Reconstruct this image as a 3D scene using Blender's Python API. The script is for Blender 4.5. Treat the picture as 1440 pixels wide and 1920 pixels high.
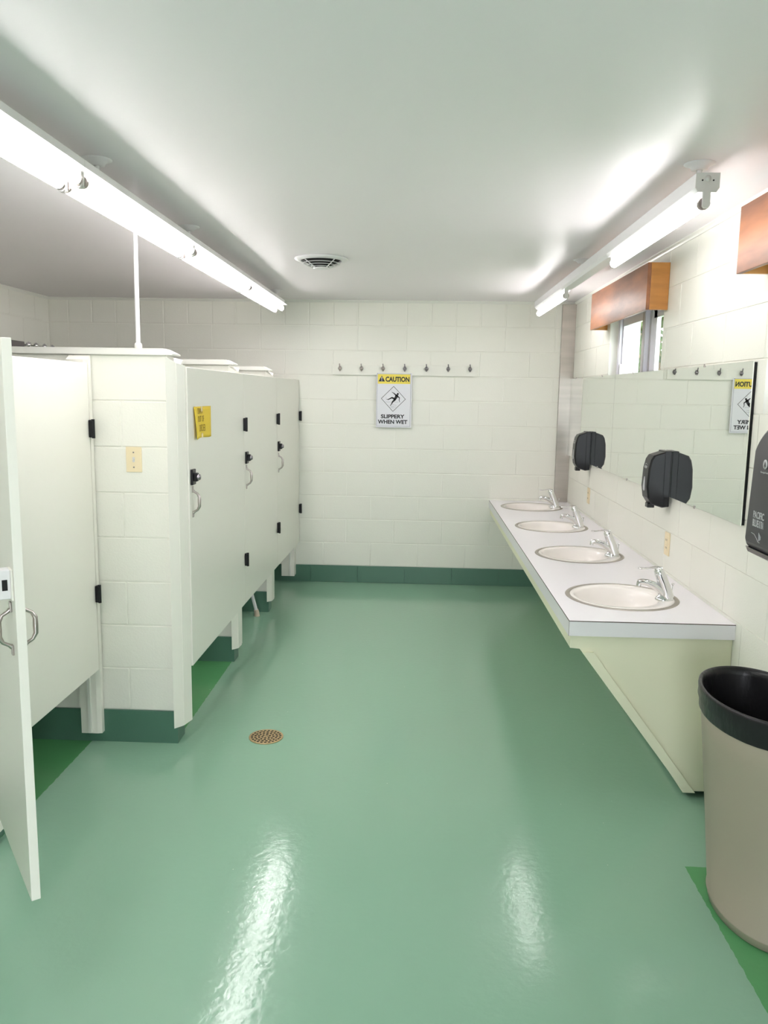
import bpy, bmesh, math, random
from mathutils import Vector, Matrix
random.seed(7)
C = bpy.context.scene.collection
PI = math.pi
for o in list(bpy.data.objects): bpy.data.objects.remove(o)

# ------------------------------------------------------------------ camera, world, exposure
YAW, PITCH, ROLL, FPX, CAMH = -0.0406137, -0.1474416, 0.0148302, 1493.806, 1.62447
cy, sy = math.cos(YAW), math.sin(YAW)
f_ = Vector((sy*math.cos(PITCH), cy*math.cos(PITCH), math.sin(PITCH)))
r_ = Vector((cy, -sy, 0)); u_ = r_.cross(f_)
r2 = r_*math.cos(ROLL) + u_*math.sin(ROLL); u2 = -r_*math.sin(ROLL) + u_*math.cos(ROLL)
cd = bpy.data.cameras.new('camera'); cam = bpy.data.objects.new('camera', cd); C.objects.link(cam)
m = Matrix((r2, u2, -f_)).transposed().to_4x4(); m.translation = (0, 0, CAMH); cam.matrix_world = m
cd.sensor_fit = 'VERTICAL'; cd.sensor_height = 36; cd.lens = 36*FPX/1920; cd.clip_start = .02
bpy.context.scene.camera = cam
sc = bpy.context.scene
sc.view_settings.view_transform = 'Standard'; sc.view_settings.look = 'None'
sc.view_settings.gamma = 1; sc.view_settings.use_curve_mapping = False
sc.view_settings.exposure = 1.0
TUBE = 9.5      # radiance of the fluorescent tubes
w = bpy.data.worlds.new('sky'); sc.world = w; w.use_nodes = True
bg = w.node_tree.nodes['Background']; bg.inputs[0].default_value = (.90, .93, 1, 1); bg.inputs[1].default_value = 6.0
# daylight reaches the room through its windows plus an unseen doorway and window added as fill; portals only guide the sampling
def portal(loc, rot, sx, sz):
    l = bpy.data.lights.new('portal', 'AREA'); l.shape = 'RECTANGLE'; l.size = sx; l.size_y = sz; l.cycles.is_portal = True
    o = bpy.data.objects.new('portal', l); C.objects.link(o); o.location = loc; o.rotation_euler = rot
portal((-.075, -1.81, 1.02), (math.pi/2, 0, 0), .95, 2.05)
portal((1.48, 4.9, 1.87), (0, math.pi/2, 0), .6, 1.17)
portal((1.48, 2.41, 1.87), (0, math.pi/2, 0), .6, 1.22)
portal((1.48, .10, 1.87), (0, math.pi/2, 0), .6, 1.22)

# ------------------------------------------------------------------ materials
def mat(name, col, rough=.5, metal=0, bump=0, bscale=60, spec=.5, coat=0, emit=None, emis=0, var=0, vscale=3, col2=None, stretch=None):
    m = bpy.data.materials.new(name); m.use_nodes = True
    nt = m.node_tree; b = nt.nodes['Principled BSDF']
    b.inputs['Base Color'].default_value = (*col, 1); b.inputs['Roughness'].default_value = rough
    b.inputs['Metallic'].default_value = metal; b.inputs['Specular IOR Level'].default_value = spec
    b.inputs['Coat Weight'].default_value = coat
    if emit: b.inputs['Emission Color'].default_value = (*emit, 1); b.inputs['Emission Strength'].default_value = emis
    tc = None
    if bump or var:
        tc = nt.nodes.new('ShaderNodeNewGeometry'); src = tc.outputs['Position']
        if stretch:
            mp = nt.nodes.new('ShaderNodeMapping'); mp.inputs['Scale'].default_value = stretch
            nt.links.new(src, mp.inputs[0]); src = mp.outputs[0]
    if bump:
        n = nt.nodes.new('ShaderNodeTexNoise'); n.inputs['Scale'].default_value = bscale; n.inputs['Detail'].default_value = 4
        bp = nt.nodes.new('ShaderNodeBump'); bp.inputs['Strength'].default_value = bump; bp.inputs['Distance'].default_value = .002
        nt.links.new(src, n.inputs['Vector']); nt.links.new(n.outputs[0], bp.inputs['Height']); nt.links.new(bp.outputs[0], b.inputs['Normal'])
    if var:
        n = nt.nodes.new('ShaderNodeTexNoise'); n.inputs['Scale'].default_value = vscale; n.inputs['Detail'].default_value = 5
        mx = nt.nodes.new('ShaderNodeMix'); mx.data_type = 'RGBA'
        c2 = col2 or tuple(c*(1-var) for c in col)
        mx.inputs[6].default_value = (*col, 1); mx.inputs[7].default_value = (*c2, 1)
        nt.links.new(src, n.inputs['Vector'])
        rmp = nt.nodes.new('ShaderNodeMapRange'); rmp.inputs[1].default_value = .35; rmp.inputs[2].default_value = .65
        nt.links.new(n.outputs[0], rmp.inputs[0]); nt.links.new(rmp.outputs[0], mx.inputs[0]); nt.links.new(mx.outputs[2], b.inputs['Base Color'])
    return m
M = {}
M['wall'] = mat('wall_paint', (.86, .855, .775), .42, bump=.35, bscale=140)
M['ceil'] = mat('ceiling_paint', (.90, .855, .88), .30, bump=.10, bscale=12, spec=.5)
M['ceil'].node_tree.nodes['Principled BSDF'].inputs['IOR'].default_value = 1.16
M['door'] = mat('door_paint', (.86, .845, .765), .33, bump=.05, bscale=40)
M['trim'] = mat('trim_paint', (.82, .82, .76), .3)
M['base'] = mat('base_green_paint', (.08, .185, .13), .35, bump=.3, bscale=120)
M['white'] = mat('white_enamel', (.82, .81, .82), .3)
M['grey_enamel'] = mat('grey_enamel', (.66, .64, .62), .4)
M['tube'] = mat('lit_tube', (.9, .9, .9), .4, emit=(1, .955, .95), emis=TUBE)
M['chrome'] = mat('chrome', (.76, .76, .77), .05, 1)
M['nickel'] = mat('worn_nickel', (.48, .43, .41), .28, 1)
M['darkmetal'] = mat('dark_metal', (.30, .28, .30), .3, 1)
M['steel'] = mat('brushed_stainless', (.50, .46, .42), .40, 1, var=.12, vscale=9, stretch=(.3, .3, 2.5))
M['black'] = mat('black_plastic', (.011, .011, .013), .30, spec=.28)
M['gloss'] = mat('glossy_black_plastic', (.008, .008, .012), .08)
M['dark_hole'] = mat('dark_opening', (.012, .012, .012), .8)  # near-black colour standing in for the shade inside openings
M['grey_pl'] = mat('charcoal_plastic', (.055, .052, .058), .42, bump=.1, bscale=700)
M['light_print'] = mat('pale_print', (.55, .56, .57), .5)
M['lam'] = mat('white_laminate', (.93, .905, .94), .3)
M['lam_edge'] = mat('laminate_edge', (.80, .79, .80), .35)
M['seam'] = mat('laminate_seam', (.09, .06, .05), .6)
M['porc'] = mat('porcelain', (.95, .90, .86), .22)
M['cab'] = mat('cabinet_paint', (.80, .80, .60), .4, bump=.05)
M['almond'] = mat('almond_plate', (.84, .72, .48), .4)
M['brass'] = mat('worn_brass', (.62, .47, .27), .38, 1, var=.2, vscale=60)
M['bin'] = mat('beige_plastic', (.33, .30, .228), .42, bump=.1, bscale=300)
M['bag'] = mat('black_bag', (.014, .013, .015), .3, spec=.35, bump=1.0, bscale=45, stretch=(1, 1, .35))
M['yellow'] = mat('yellow_paper', (.86, .62, .05), .7)
M['ink'] = mat('pen_ink', (.22, .12, .02), .8)
M['tape'] = mat('clear_tape', (.88, .68, .28), .25)
M['sign_white'] = mat('sign_white', (.80, .80, .84), .4)
M['sign_yellow'] = mat('sign_yellow', (.88, .72, .10), .4)
M['sign_black'] = mat('sign_black', (.02, .02, .025), .5)
M['sign_line'] = mat('sign_line', (.33, .32, .38), .5)
M['wood'] = mat('varnished_cedar', (.23, .105, .06), .40, bump=.1, bscale=5, var=.5, vscale=2.2, col2=(.50, .21, .10), stretch=(2, .8, 4), spec=.28)
M['wood2'] = mat('varnished_pine_end', (.62, .27, .06), .3, bump=.1, bscale=5, var=.5, vscale=5, col2=(.48, .20, .045), stretch=(1, 1, 6), coat=.1)
M['vinyl'] = mat('vinyl_frame', (.80, .79, .85), .3)
M['vinyl2'] = mat('grey_vinyl', (.55, .52, .52), .4)
M['rubber'] = mat('beige_rubber', (.62, .52, .40), .6)
M['leaf'] = mat('leaf_green', (.030, .058, .018), .7, var=.6, vscale=3, col2=(.065, .10, .04), spec=.1)
M['bark'] = mat('bark', (.16, .11, .07), .9)
M['lawn'] = mat('lawn', (.12, .22, .06), .9, var=.4, vscale=2)
M['ext'] = mat('pale_outer_wall', (.70, .70, .72), .7)
# floor paint: newer grey green coat with the older, more saturated coat left at its borders
mf = mat('floor_paint', (.205, .42, .28), .13, bump=.34, bscale=38)
nt = mf.node_tree; b = nt.nodes['Principled BSDF']
geo = nt.nodes.new('ShaderNodeNewGeometry'); sep = nt.nodes.new('ShaderNodeSeparateXYZ'); nt.links.new(geo.outputs['Position'], sep.inputs[0])
nz = nt.nodes.new('ShaderNodeTexNoise'); nz.inputs['Scale'].default_value = 30
nt.links.new(geo.outputs['Position'], nz.inputs['Vector'])
def mth(op, a, bb):
    n = nt.nodes.new('ShaderNodeMath'); n.operation = op
    for i, v in enumerate((a, bb)):
        if isinstance(v, (int, float)): n.inputs[i].default_value = v
        else: nt.links.new(v, n.inputs[i])
    return n.outputs[0]
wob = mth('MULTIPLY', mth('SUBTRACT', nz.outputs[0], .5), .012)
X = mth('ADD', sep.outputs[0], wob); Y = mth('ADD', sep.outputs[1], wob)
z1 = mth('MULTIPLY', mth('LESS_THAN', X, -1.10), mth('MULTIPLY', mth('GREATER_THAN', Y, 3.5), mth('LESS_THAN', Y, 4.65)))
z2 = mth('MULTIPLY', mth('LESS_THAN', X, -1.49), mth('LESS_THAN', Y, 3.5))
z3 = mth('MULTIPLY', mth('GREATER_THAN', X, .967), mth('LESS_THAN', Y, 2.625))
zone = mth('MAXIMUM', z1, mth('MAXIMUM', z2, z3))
big = nt.nodes.new('ShaderNodeTexNoise'); big.inputs['Scale'].default_value = 1.3; big.inputs['Detail'].default_value = 6
nt.links.new(geo.outputs['Position'], big.inputs['Vector'])
mxa = nt.nodes.new('ShaderNodeMix'); mxa.data_type = 'RGBA'; mxa.inputs[6].default_value = (.240, .440, .312, 1); mxa.inputs[7].default_value = (.262, .430, .318, 1)
nt.links.new(big.outputs[0], mxa.inputs[0])
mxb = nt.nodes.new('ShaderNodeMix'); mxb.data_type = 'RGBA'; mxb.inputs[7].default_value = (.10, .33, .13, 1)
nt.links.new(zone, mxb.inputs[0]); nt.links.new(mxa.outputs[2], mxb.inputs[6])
sp = nt.nodes.new('ShaderNodeTexVoronoi'); sp.inputs['Scale'].default_value = 9; nt.links.new(geo.outputs['Position'], sp.inputs['Vector'])
chip = mth('LESS_THAN', sp.outputs['Distance'], .022)
mxc = nt.nodes.new('ShaderNodeMix'); mxc.data_type = 'RGBA'; mxc.inputs[7].default_value = (.42, .60, .46, 1)
nt.links.new(chip, mxc.inputs[0]); nt.links.new(mxb.outputs[2], mxc.inputs[6]); nt.links.new(mxc.outputs[2], b.inputs['Base Color'])
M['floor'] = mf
# glass and mirror
def glassmat():
    m = bpy.data.materials.new('window_glass'); m.use_nodes = True; nt = m.node_tree; nt.nodes.clear()
    o = nt.nodes.new('ShaderNodeOutputMaterial'); t = nt.nodes.new('ShaderNodeBsdfTransparent'); g = nt.nodes.new('ShaderNodeBsdfGlossy')
    g.inputs['Roughness'].default_value = .02; fr = nt.nodes.new('ShaderNodeMath'); fr.operation = 'MULTIPLY'; lw = nt.nodes.new('ShaderNodeLayerWeight'); pw = nt.nodes.new('ShaderNodeMath'); pw.operation = 'POWER'; pw.inputs[1].default_value = 3.0; nt.links.new(lw.outputs['Facing'], pw.inputs[0]); nt.links.new(pw.outputs[0], fr.inputs[0]); fr.inputs[1].default_value = .35
    mx = nt.nodes.new('ShaderNodeMixShader'); nt.links.new(fr.outputs[0], mx.inputs[0]); nt.links.new(t.outputs[0], mx.inputs[1]); nt.links.new(g.outputs[0], mx.inputs[2])
    t.inputs[0].default_value = (.95, .97, .96, 1); nt.links.new(mx.outputs[0], o.inputs[0]); return m
M['glass'] = glassmat()
M['mirror'] = mat('mirror_silver', (.90, .94, .90), .0, 1)

# ------------------------------------------------------------------ mesh helpers
class MB:
    def __init__(s): s.v = []; s.f = []; s.sm = []
    def add(s, vs, fs, smooth=False):
        k = len(s.v); s.v += [tuple(v) for v in vs]; s.f += [tuple(i+k for i in f) for f in fs]; s.sm += [smooth]*len(fs); return s
    def box(s, x0, x1, y0, y1, z0, z1, bev=0):
        if bev:
            bm = bmesh.new(); bmesh.ops.create_cube(bm, size=1)
            for v in bm.verts: v.co = Vector(((x0+x1)/2+v.co.x*(x1-x0), (y0+y1)/2+v.co.y*(y1-y0), (z0+z1)/2+v.co.z*(z1-z0)))
            bmesh.ops.bevel(bm, geom=bm.edges[:], offset=bev, segments=2, affect='EDGES', profile=.5)
            return s.bm(bm)
        vs = [(x, y, z) for x in (x0, x1) for y in (y0, y1) for z in (z0, z1)]
        return s.add(vs, [(0, 1, 3, 2), (4, 6, 7, 5), (0, 4, 5, 1), (2, 3, 7, 6), (0, 2, 6, 4), (1, 5, 7, 3)])
    def bm(s, bm, smooth=False, mx=None):
        bm.verts.index_update(); k = len(s.v)
        for v in bm.verts: s.v.append(tuple(mx @ v.co if mx else v.co))
        for f in bm.faces: s.f.append(tuple(v.index+k for v in f.verts)); s.sm.append(smooth)
        bm.free(); return s
    def prism(s, pts, a, b, axis='z'):      # polygon extruded from a to b along axis
        def mk(p, t): return {'z': (p[0], p[1], t), 'y': (p[0], t, p[1]), 'x': (t, p[0], p[1])}[axis]
        n = len(pts); vs = [mk(p, a) for p in pts] + [mk(p, b) for p in pts]
        return s.add(vs, [tuple(range(n))[::-1], tuple(range(n, 2*n))] + [(i, (i+1) % n, n+(i+1) % n, n+i) for i in range(n)])
    def tube(s, pts, rad, n=10, flat=1.0, cap=True):
        pts = [Vector(p) for p in pts]; rads = rad if isinstance(rad, (list, tuple)) else [rad]*len(pts)
        rings = []; up = None
        for i, p in enumerate(pts):
            d = (pts[min(i+1, len(pts)-1)]-pts[max(i-1, 0)]).normalized()
            if up is None:
                up = Vector((0, 0, 1)) if abs(d.z) < .9 else Vector((0, 1, 0))
            a = d.cross(up).normalized(); bb = a.cross(d).normalized(); up = bb
            rings.append([p + a*math.cos(2*PI*k/n)*rads[i] + bb*math.sin(2*PI*k/n)*rads[i]*flat for k in range(n)])
        vs = [v for r in rings for v in r]; fs = []
        for i in range(len(pts)-1):
            for k in range(n): fs.append((i*n+k, i*n+(k+1) % n, (i+1)*n+(k+1) % n, (i+1)*n+k))
        s.add(vs, fs, True)
        if cap:
            s.add(rings[0], [tuple(range(n))[::-1]]); s.add(rings[-1], [tuple(range(n))])
        return s
    def lathe(s, prof, c=(0, 0, 0), n=32, axis='z', sx=1, sy=1, smooth=True, caps=False):
        vs = []
        for r, h in prof:
            for k in range(n):
                a = 2*PI*k/n; x, y = r*math.cos(a)*sx, r*math.sin(a)*sy
                p = {'z': (x, y, h), 'x': (h, x, y), 'y': (x, h, y)}[axis]
                vs.append((p[0]+c[0], p[1]+c[1], p[2]+c[2]))
        fs = [(i*n+k, i*n+(k+1) % n, (i+1)*n+(k+1) % n, (i+1)*n+k) for i in range(len(prof)-1) for k in range(n)]
        if caps: fs += [tuple(range(n))[::-1], tuple(range((len(prof)-1)*n, len(prof)*n))]
        return s.add(vs, fs, smooth)
    def build(s, name, m, parent=None, off=(0, 0, 0)):
        me = bpy.data.meshes.new(name)
        me.from_pydata([(v[0]-off[0], v[1]-off[1], v[2]-off[2]) for v in s.v], [], s.f)
        me.materials.append(M[m]); me.polygons.foreach_set('use_smooth', s.sm); me.update()
        bm = bmesh.new(); bm.from_mesh(me); bmesh.ops.recalc_face_normals(bm, faces=bm.faces[:]); bm.to_mesh(me); bm.free()
        o = bpy.data.objects.new(name, me); C.objects.link(o); o.location = (0, 0, 0) if parent else off
        if parent: o.parent = parent
        return o
def thing(name, label, cat, group=None):
    o = bpy.data.objects.new(name, None); C.objects.link(o); o.empty_display_size = .1
    o['label'] = label; o['category'] = cat
    if group: o['group'] = group
    return o
def tag(o, label, cat, group=None):
    o['label'] = label; o['category'] = cat
    if group: o['group'] = group
    return o
def struct(name, mb, m, off=(0, 0, 0)):
    o = mb.build(name, m, None, off); o['kind'] = 'structure'; return o
def part(name, mb, m, root, label=None):       # verts given in world coordinates
    p = root; ox = Vector((0, 0, 0))
    while p: ox += p.location; p = p.parent
    o = mb.build(name, m, root, ox)
    if label: o['label'] = label
    return o
def dup(root, loc=None, rot=None, label=None):
    def cp(o, par):
        c = o.copy(); C.objects.link(c)
        if par: c.parent = par
        for ch in list(o.children): cp(ch, c)
        return c
    r = cp(root, None)
    if loc: r.location = loc
    if rot is not None: r.rotation_euler = rot
    if label: r['label'] = label
    return r
def at(o, loc, rot=None):
    o.location = loc
    if rot is not None: o.rotation_euler = rot
    return o
def textmb(s, x0, x1, z0, z1, place, off=.0, depth=.0006):
    """text scaled into the box x0..x1, z0..z1; place(u, v, d) -> world point"""
    cu = bpy.data.curves.new('t', 'FONT'); cu.body = s; cu.offset = off; cu.extrude = .01; cu.resolution_u = 3
    o = bpy.data.objects.new('t', cu); C.objects.link(o)
    dg = bpy.context.evaluated_depsgraph_get(); me = o.evaluated_get(dg).to_mesh()
    vs = [v.co.copy() for v in me.vertices]; fs = [tuple(p.vertices) for p in me.polygons]
    o.evaluated_get(dg).to_mesh_clear(); bpy.data.objects.remove(o); bpy.data.curves.remove(cu)
    ax = min(v.x for v in vs); bx = max(v.x for v in vs); ay = min(v.y for v in vs); by = max(v.y for v in vs)
    mb = MB(); mb.add([place(x0+(v.x-ax)/(bx-ax)*(x1-x0), z0+(v.y-ay)/(by-ay)*(z1-z0), depth*(1 if v.z > 0 else 0)) for v in vs], fs)
    return mb

# ------------------------------------------------------------------ room shell
XL, XR, YB, YF, ZC = -3.12, 1.271, 6.744, -1.6, 2.385
CH, BZ = .2032, .1462
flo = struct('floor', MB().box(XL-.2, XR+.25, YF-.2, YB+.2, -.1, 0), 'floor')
struct('ceiling', MB().box(XL-.2, XR+.25, YF-.2, YB+.2, ZC, ZC+.1), 'ceil')
JD = .0035                                        # mortar joints are this much behind the block faces
wb = struct('wall_back', MB().box(XL-.2, XR+.2, YB+JD, YB+.2, 0, ZC), 'wall')
wl = struct('wall_left', MB().box(XL-.2, XL-JD, YF, YB+.2, 0, ZC), 'wall')
struct('wall_front', MB().box(XL-.2, -.55, YF-.2, YF, 0, ZC).box(.40, XR+.2, YF-.2, YF, 0, ZC).box(-.55, .40, YF-.2, YF, 2.05, ZC), 'wall')  # doorway opening is unseen, added behind the camera for daylight fill
struct('trim_4', MB().box(-.60, -.55, YF-.21, YF+.02, 0, 2.10).box(.40, .45, YF-.21, YF+.02, 0, 2.10).box(-.55, .40, YF-.21, YF+.02, 2.05, 2.10), 'trim')  # casing of the added doorway
W1 = (4.33, 5.505, 1.57, 2.178); W2 = (1.80, 3.02, 1.57, 2.178); W_FILL = (-.51, .71, 1.57, 2.178)  # last opening: unseen window added behind the camera for daylight fill
mb = MB()
for a, b_ in ((YF, W_FILL[0]), (W_FILL[1], W2[0]), (W2[1], W1[0]), (W1[1], YB+.2)): mb.box(XR+JD, XR+.2, a, b_, 0, ZC)
for W in (W1, W2, W_FILL): mb.box(XR+JD, XR+.2, W[0], W[1], 0, W[2]); mb.box(XR+JD, XR+.2, W[0], W[1], W[3], ZC)
wr = struct('wall_right', mb, 'wall')
_bc = {}
def block_mesh(wd, ht, bx, bz, mname):
    k = (round(wd, 3), round(ht, 3), bx, bz, mname)
    if k not in _bc:
        y1 = JD+.002; x0, x1, z0, z1 = bx*.5, wd-bx*.5, bz*.5, ht-bz*.5
        vs = [(x0, y1, z0), (x1, y1, z0), (x1, y1, z1), (x0, y1, z1), (x0+bx, 0, z0+bz), (x1-bx, 0, z0+bz), (x1-bx, 0, z1-bz), (x0+bx, 0, z1-bz)]
        me = bpy.data.meshes.new('block'); me.from_pydata(vs, [], [(4, 5, 6, 7), (0, 1, 5, 4), (1, 2, 6, 5), (2, 3, 7, 6), (3, 0, 4, 7)]); me.materials.append(M[mname]); me.update(); _bc[k] = me
    return _bc[k]
def blocks(parent, place, rz, u0, u1, rows, mname='wall', holes=()):
    """rows: (z0, z1, phase, block width, joint bevel). place(u) -> (x, y) of the wall face"""
    pl = parent.location if parent.type == 'EMPTY' else Vector((0, 0, 0))
    for z0, z1, ph, bw, bx in rows:
        cuts = [u0]; k = math.ceil((u0-ph)/bw+1e-6); u = ph+k*bw
        while u < u1-.01:
            if u > u0+.01: cuts.append(u)
            u += bw
        cuts.append(u1)
        for h in holes:
            if z0 < h[3]-.02 and z1 > h[2]+.02: cuts += [c for c in (h[0], h[1]) if u0 < c < u1]
        cuts = sorted(set(cuts))
        for a, b_ in zip(cuts, cuts[1:]):
            if b_-a < .006: continue
            if any(a >= h[0]-.001 and b_ <= h[1]+.001 and z0 < h[3]-.02 and z1 > h[2]+.02 for h in holes): continue
            o = bpy.data.objects.new('block', block_mesh(b_-a, z1-z0, bx, .0014 if bx == .001 else .0035, mname)); C.objects.link(o)
            x, y = place(a); o.location = (x+random.uniform(-.0004, .0004)*(1 if rz else 0)-pl.x, y+(0 if rz else random.uniform(-.0004, .0004))-pl.y, z0-pl.z)
            o.rotation_euler = (0, 0, rz); o.parent = parent
def rowlist(pe, po, n=11, toph=ZC):
    out = []
    for k in range(n):
        z0 = BZ+k*CH; z1 = min(z0+CH, toph)
        if z1-z0 < .02: continue
        out.append((z0, z1, po if k % 2 else pe, .4064, .0035 if k >= 8 else .001))
    return out
rows = [(BZ+k*CH, BZ+k*CH+CH, (.019 if k % 2 == 0 else .217) if k < 6 else (-2.953+.2032 if k % 2 == 0 else -2.953), .4064, .003 if k >= 8 or k < 2 else .0012) for k in range(10)]
rows.append((BZ+10*CH, ZC, -2.953, .2032, .005))
blocks(wb, lambda u: (u, YB), 0, XL, XR, rows)
# right wall: local x runs toward the camera (u = -y)
rr = rowlist(-3.86, -4.064); blocks(wr, lambda u: (XR, -u), -PI/2, -YB, 1.2, rr, holes=[(-W1[1], -W1[0], W1[2], W1[3]), (-W2[1], -W2[0], W2[2], W2[3])])
blocks(wl, lambda u: (XL, u), PI/2, 3.7, YB, rowlist(4.06, 4.263))
# block base painted green
for nm, place, rz, u0, u1 in (('baseboard_back', lambda u: (u, YB-.008), 0, XL, XR), ('baseboard_right', lambda u: (XR-.008, -u), -PI/2, -YB, 1.2), ('baseboard_left', lambda u: (XL+.008, u), PI/2, YF, YB)):
    bb = MB()
    if rz == 0: bb.box(XL, XR, YB-.008+JD, YB+.01, 0, BZ)
    elif rz < 0: bb.box(XR-.008+JD, XR+.01, YF, YB, 0, BZ)
    else: bb.box(XL-.01, XL+.008-JD, YF, YB, 0, BZ)
    o = struct(nm, bb, 'base')
    blocks(o, place, rz, u0, u1, [(0, BZ, -.09, .4064, .002)], 'base')
# crown trim
tr = [(0, 0), (.018, 0), (.018, -.006), (.010, -.014), (.006, -.022), (0, -.022)]
struct('trim_1', MB().prism([(YB-a, ZC+z) for a, z in tr], XL, XR, 'x'), 'trim')
struct('trim_2', MB().prism([(XR-a, ZC+z) for a, z in tr], YF, YB-.018, 'y'), 'trim')
struct('trim_3', MB().prism([(XL+a, ZC+z) for a, z in tr], YF, YB-.018, 'y'), 'trim')

# ------------------------------------------------------------------ partition walls of the shower stalls
CAPZ = 1.776
def partition(nm, y0, x1, th=.095):
    w_ = struct(nm, MB().box(XL, x1-JD, y0+JD, y0+th, 0, CAPZ), 'wall')
    rw = []
    for k in range(8):
        z0 = BZ+.008+k*CH; z1 = min(z0+CH, CAPZ)
        rw.append((z0, z1, -1.305 if k % 2 == 0 else -1.102, .4064, .003))
    blocks(w_, lambda u: (u, y0), 0, XL, x1, rw)
    for z0, z1, *_ in rw:                      # end faces
        o = bpy.data.objects.new('block', block_mesh(th, z1-z0, .002, .0035, 'wall')); C.objects.link(o); o.location = (x1, y0, z0); o.rotation_euler = (0, 0, PI/2); o.parent = w_
    cp = MB().prism([(XL, CAPZ), (x1+.026, CAPZ), (x1+.026, CAPZ+.006), (x1-.02, CAPZ+.028), (XL, CAPZ+.028)], y0-.012, y0+th+.012, 'y')
    c_ = cp.build('cap', 'trim', w_); c_['label'] = 'white painted cap board'
    bs = MB().box(XL, x1+.008, y0-.008, y0+th+.008, 0, BZ+.008)
    k_ = bs.build('painted_base', 'base', w_); k_['label'] = 'dark green painted base'
    return w_
partition('wall_near', 3.475, -1.092)
partition('wall_middle', 4.62, -1.092)
partition('wall_far', 5.74, -1.092)
partition('wall_side', 2.58, -1.50)

# ------------------------------------------------------------------ stall posts
def post(label, pts, zt, zb, off):
    # pts: plan polygon, zt/zb per vertex
    t = thing('stall_post', label, 'post', 'wooden posts carrying the stall doors'); t.location = (off[0], off[1], min(zb))
    n = len(pts); vs = [(p[0]+off[0], p[1]+off[1], z) for p, z in zip(pts, zb)]+[(p[0]+off[0], p[1]+off[1], z) for p, z in zip(pts, zt)]
    mb = MB().add(vs, [tuple(range(n))[::-1], tuple(range(n, 2*n))]+[(i, (i+1) % n, n+(i+1) % n, n+i) for i in range(n)])
    part('jamb', mb, 'door', t)
    return t
# profile relative to (wall end x, wall face y)
PP = [(.0005, -.035), (.029, .016), (.0265, .0185), (.0315, .021), (.050, .0885), (.031, .0888), (.029, .125), (.0005, .125)]
PP2 = [(.0005, -.035), (.026, .016), (.024, .0185), (.029, .021), (.034, .0885), (.031, .0888), (.029, .125), (.0005, .125)]
for y0, wh in ((3.475, 'white painted post on the end of the block wall with the light switch'), (4.62, 'white post between the door with the yellow note and the next door'), (5.74, 'white post between the two farthest shower stall doors')):
    t = post(wh, PP if y0 < 4 else PP2, [1.768, 1.746, 1.745, 1.744, 1.736, 1.740, 1.76, 1.768], [.084]+[.078]*6+[.084], (-1.092, y0))
t = post('white post against the back wall at the hinge side of the farthest stall door', [(-.11, -.10), (.0, -.10), (.0, 0), (-.11, 0)], [1.735]*4, [.065]*4, (-1.032, YB-.002))
part('stop_strip', MB().box(-1.075, -1.063, YB-.116, YB-.103, .07, 1.72), 'trim', t)
t = post('white post beside the block wall at the hinge of the near closed door', [(-.095, -.033), (-.02, -.033), (0, -.028), (0, 0), (-.095, 0)], [1.752, 1.752, 1.752, 1.77, 1.77], [.052]*5, (-1.428, 3.466))
part('stop_strip', MB().box(-1.485, -1.472, 3.420, 3.4325, .06, 1.74), 'trim', t)
t = post('white post left of frame carrying the open stall door', [(-.0395, -.10), (0, -.10), (0, .10), (-.0395, .10)], [1.76]*4, [.055]*4, (-1.46, 2.58))
t.location.x = -1.46; 

# ------------------------------------------------------------------ stall doors
ZT, ZB = 1.729, .342
def hinge_mb(x, y, z, s=1):
    mb = MB().box(x+.0005, x+.016, y-.014, y+.014, z-.038, z+.038, .003)
    mb.tube([(x+.017, y-.002, z-.041), (x+.017, y-.002, z+.041)], .0075, 10)
    mb.tube([(x+.0155, y-.011, z-.034), (x+.0155, y-.011, z+.034)], .005, 8)
    return mb
def pull_pts(x, y, z, h=.052, out=.032, dy=0):
    return [(x+.003, y, z+h), (x+.010, y, z+h-.006), (x+out*.75, y, z+h*.72), (x+out, y, z+h*.42), (x+out, y, z), (x+out, y, z-h*.42), (x+out*.75, y, z-h*.72), (x+.010, y, z-h+.006), (x+.003, y, z-h)]
def pull(root, x, y, z, sgn=1):
    mb = MB(); pts = pull_pts(x, y, z)
    if sgn < 0: pts = [(2*x-p[0], p[1], p[2]) for p in pts]
    mb.tube(pts, [.006, .0045, .0045, .006, .0065, .006, .0045, .0045, .006], 10)
    for q in (1, -1):
        zz = z+q*.058
        mb.box(min(x, x+sgn*.004), max(x, x+sgn*.004), y-.007, y+.007, zz-.016, zz+.016, .0015)
        mb.lathe([(.004, x+sgn*.004), (.003, x+sgn*.006), (.0005, x+sgn*.0065)], (0, y, zz+q*.006), 8, 'x')
    return part('pull_handle', mb, 'nickel', root, 'nickel pull handle')
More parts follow.
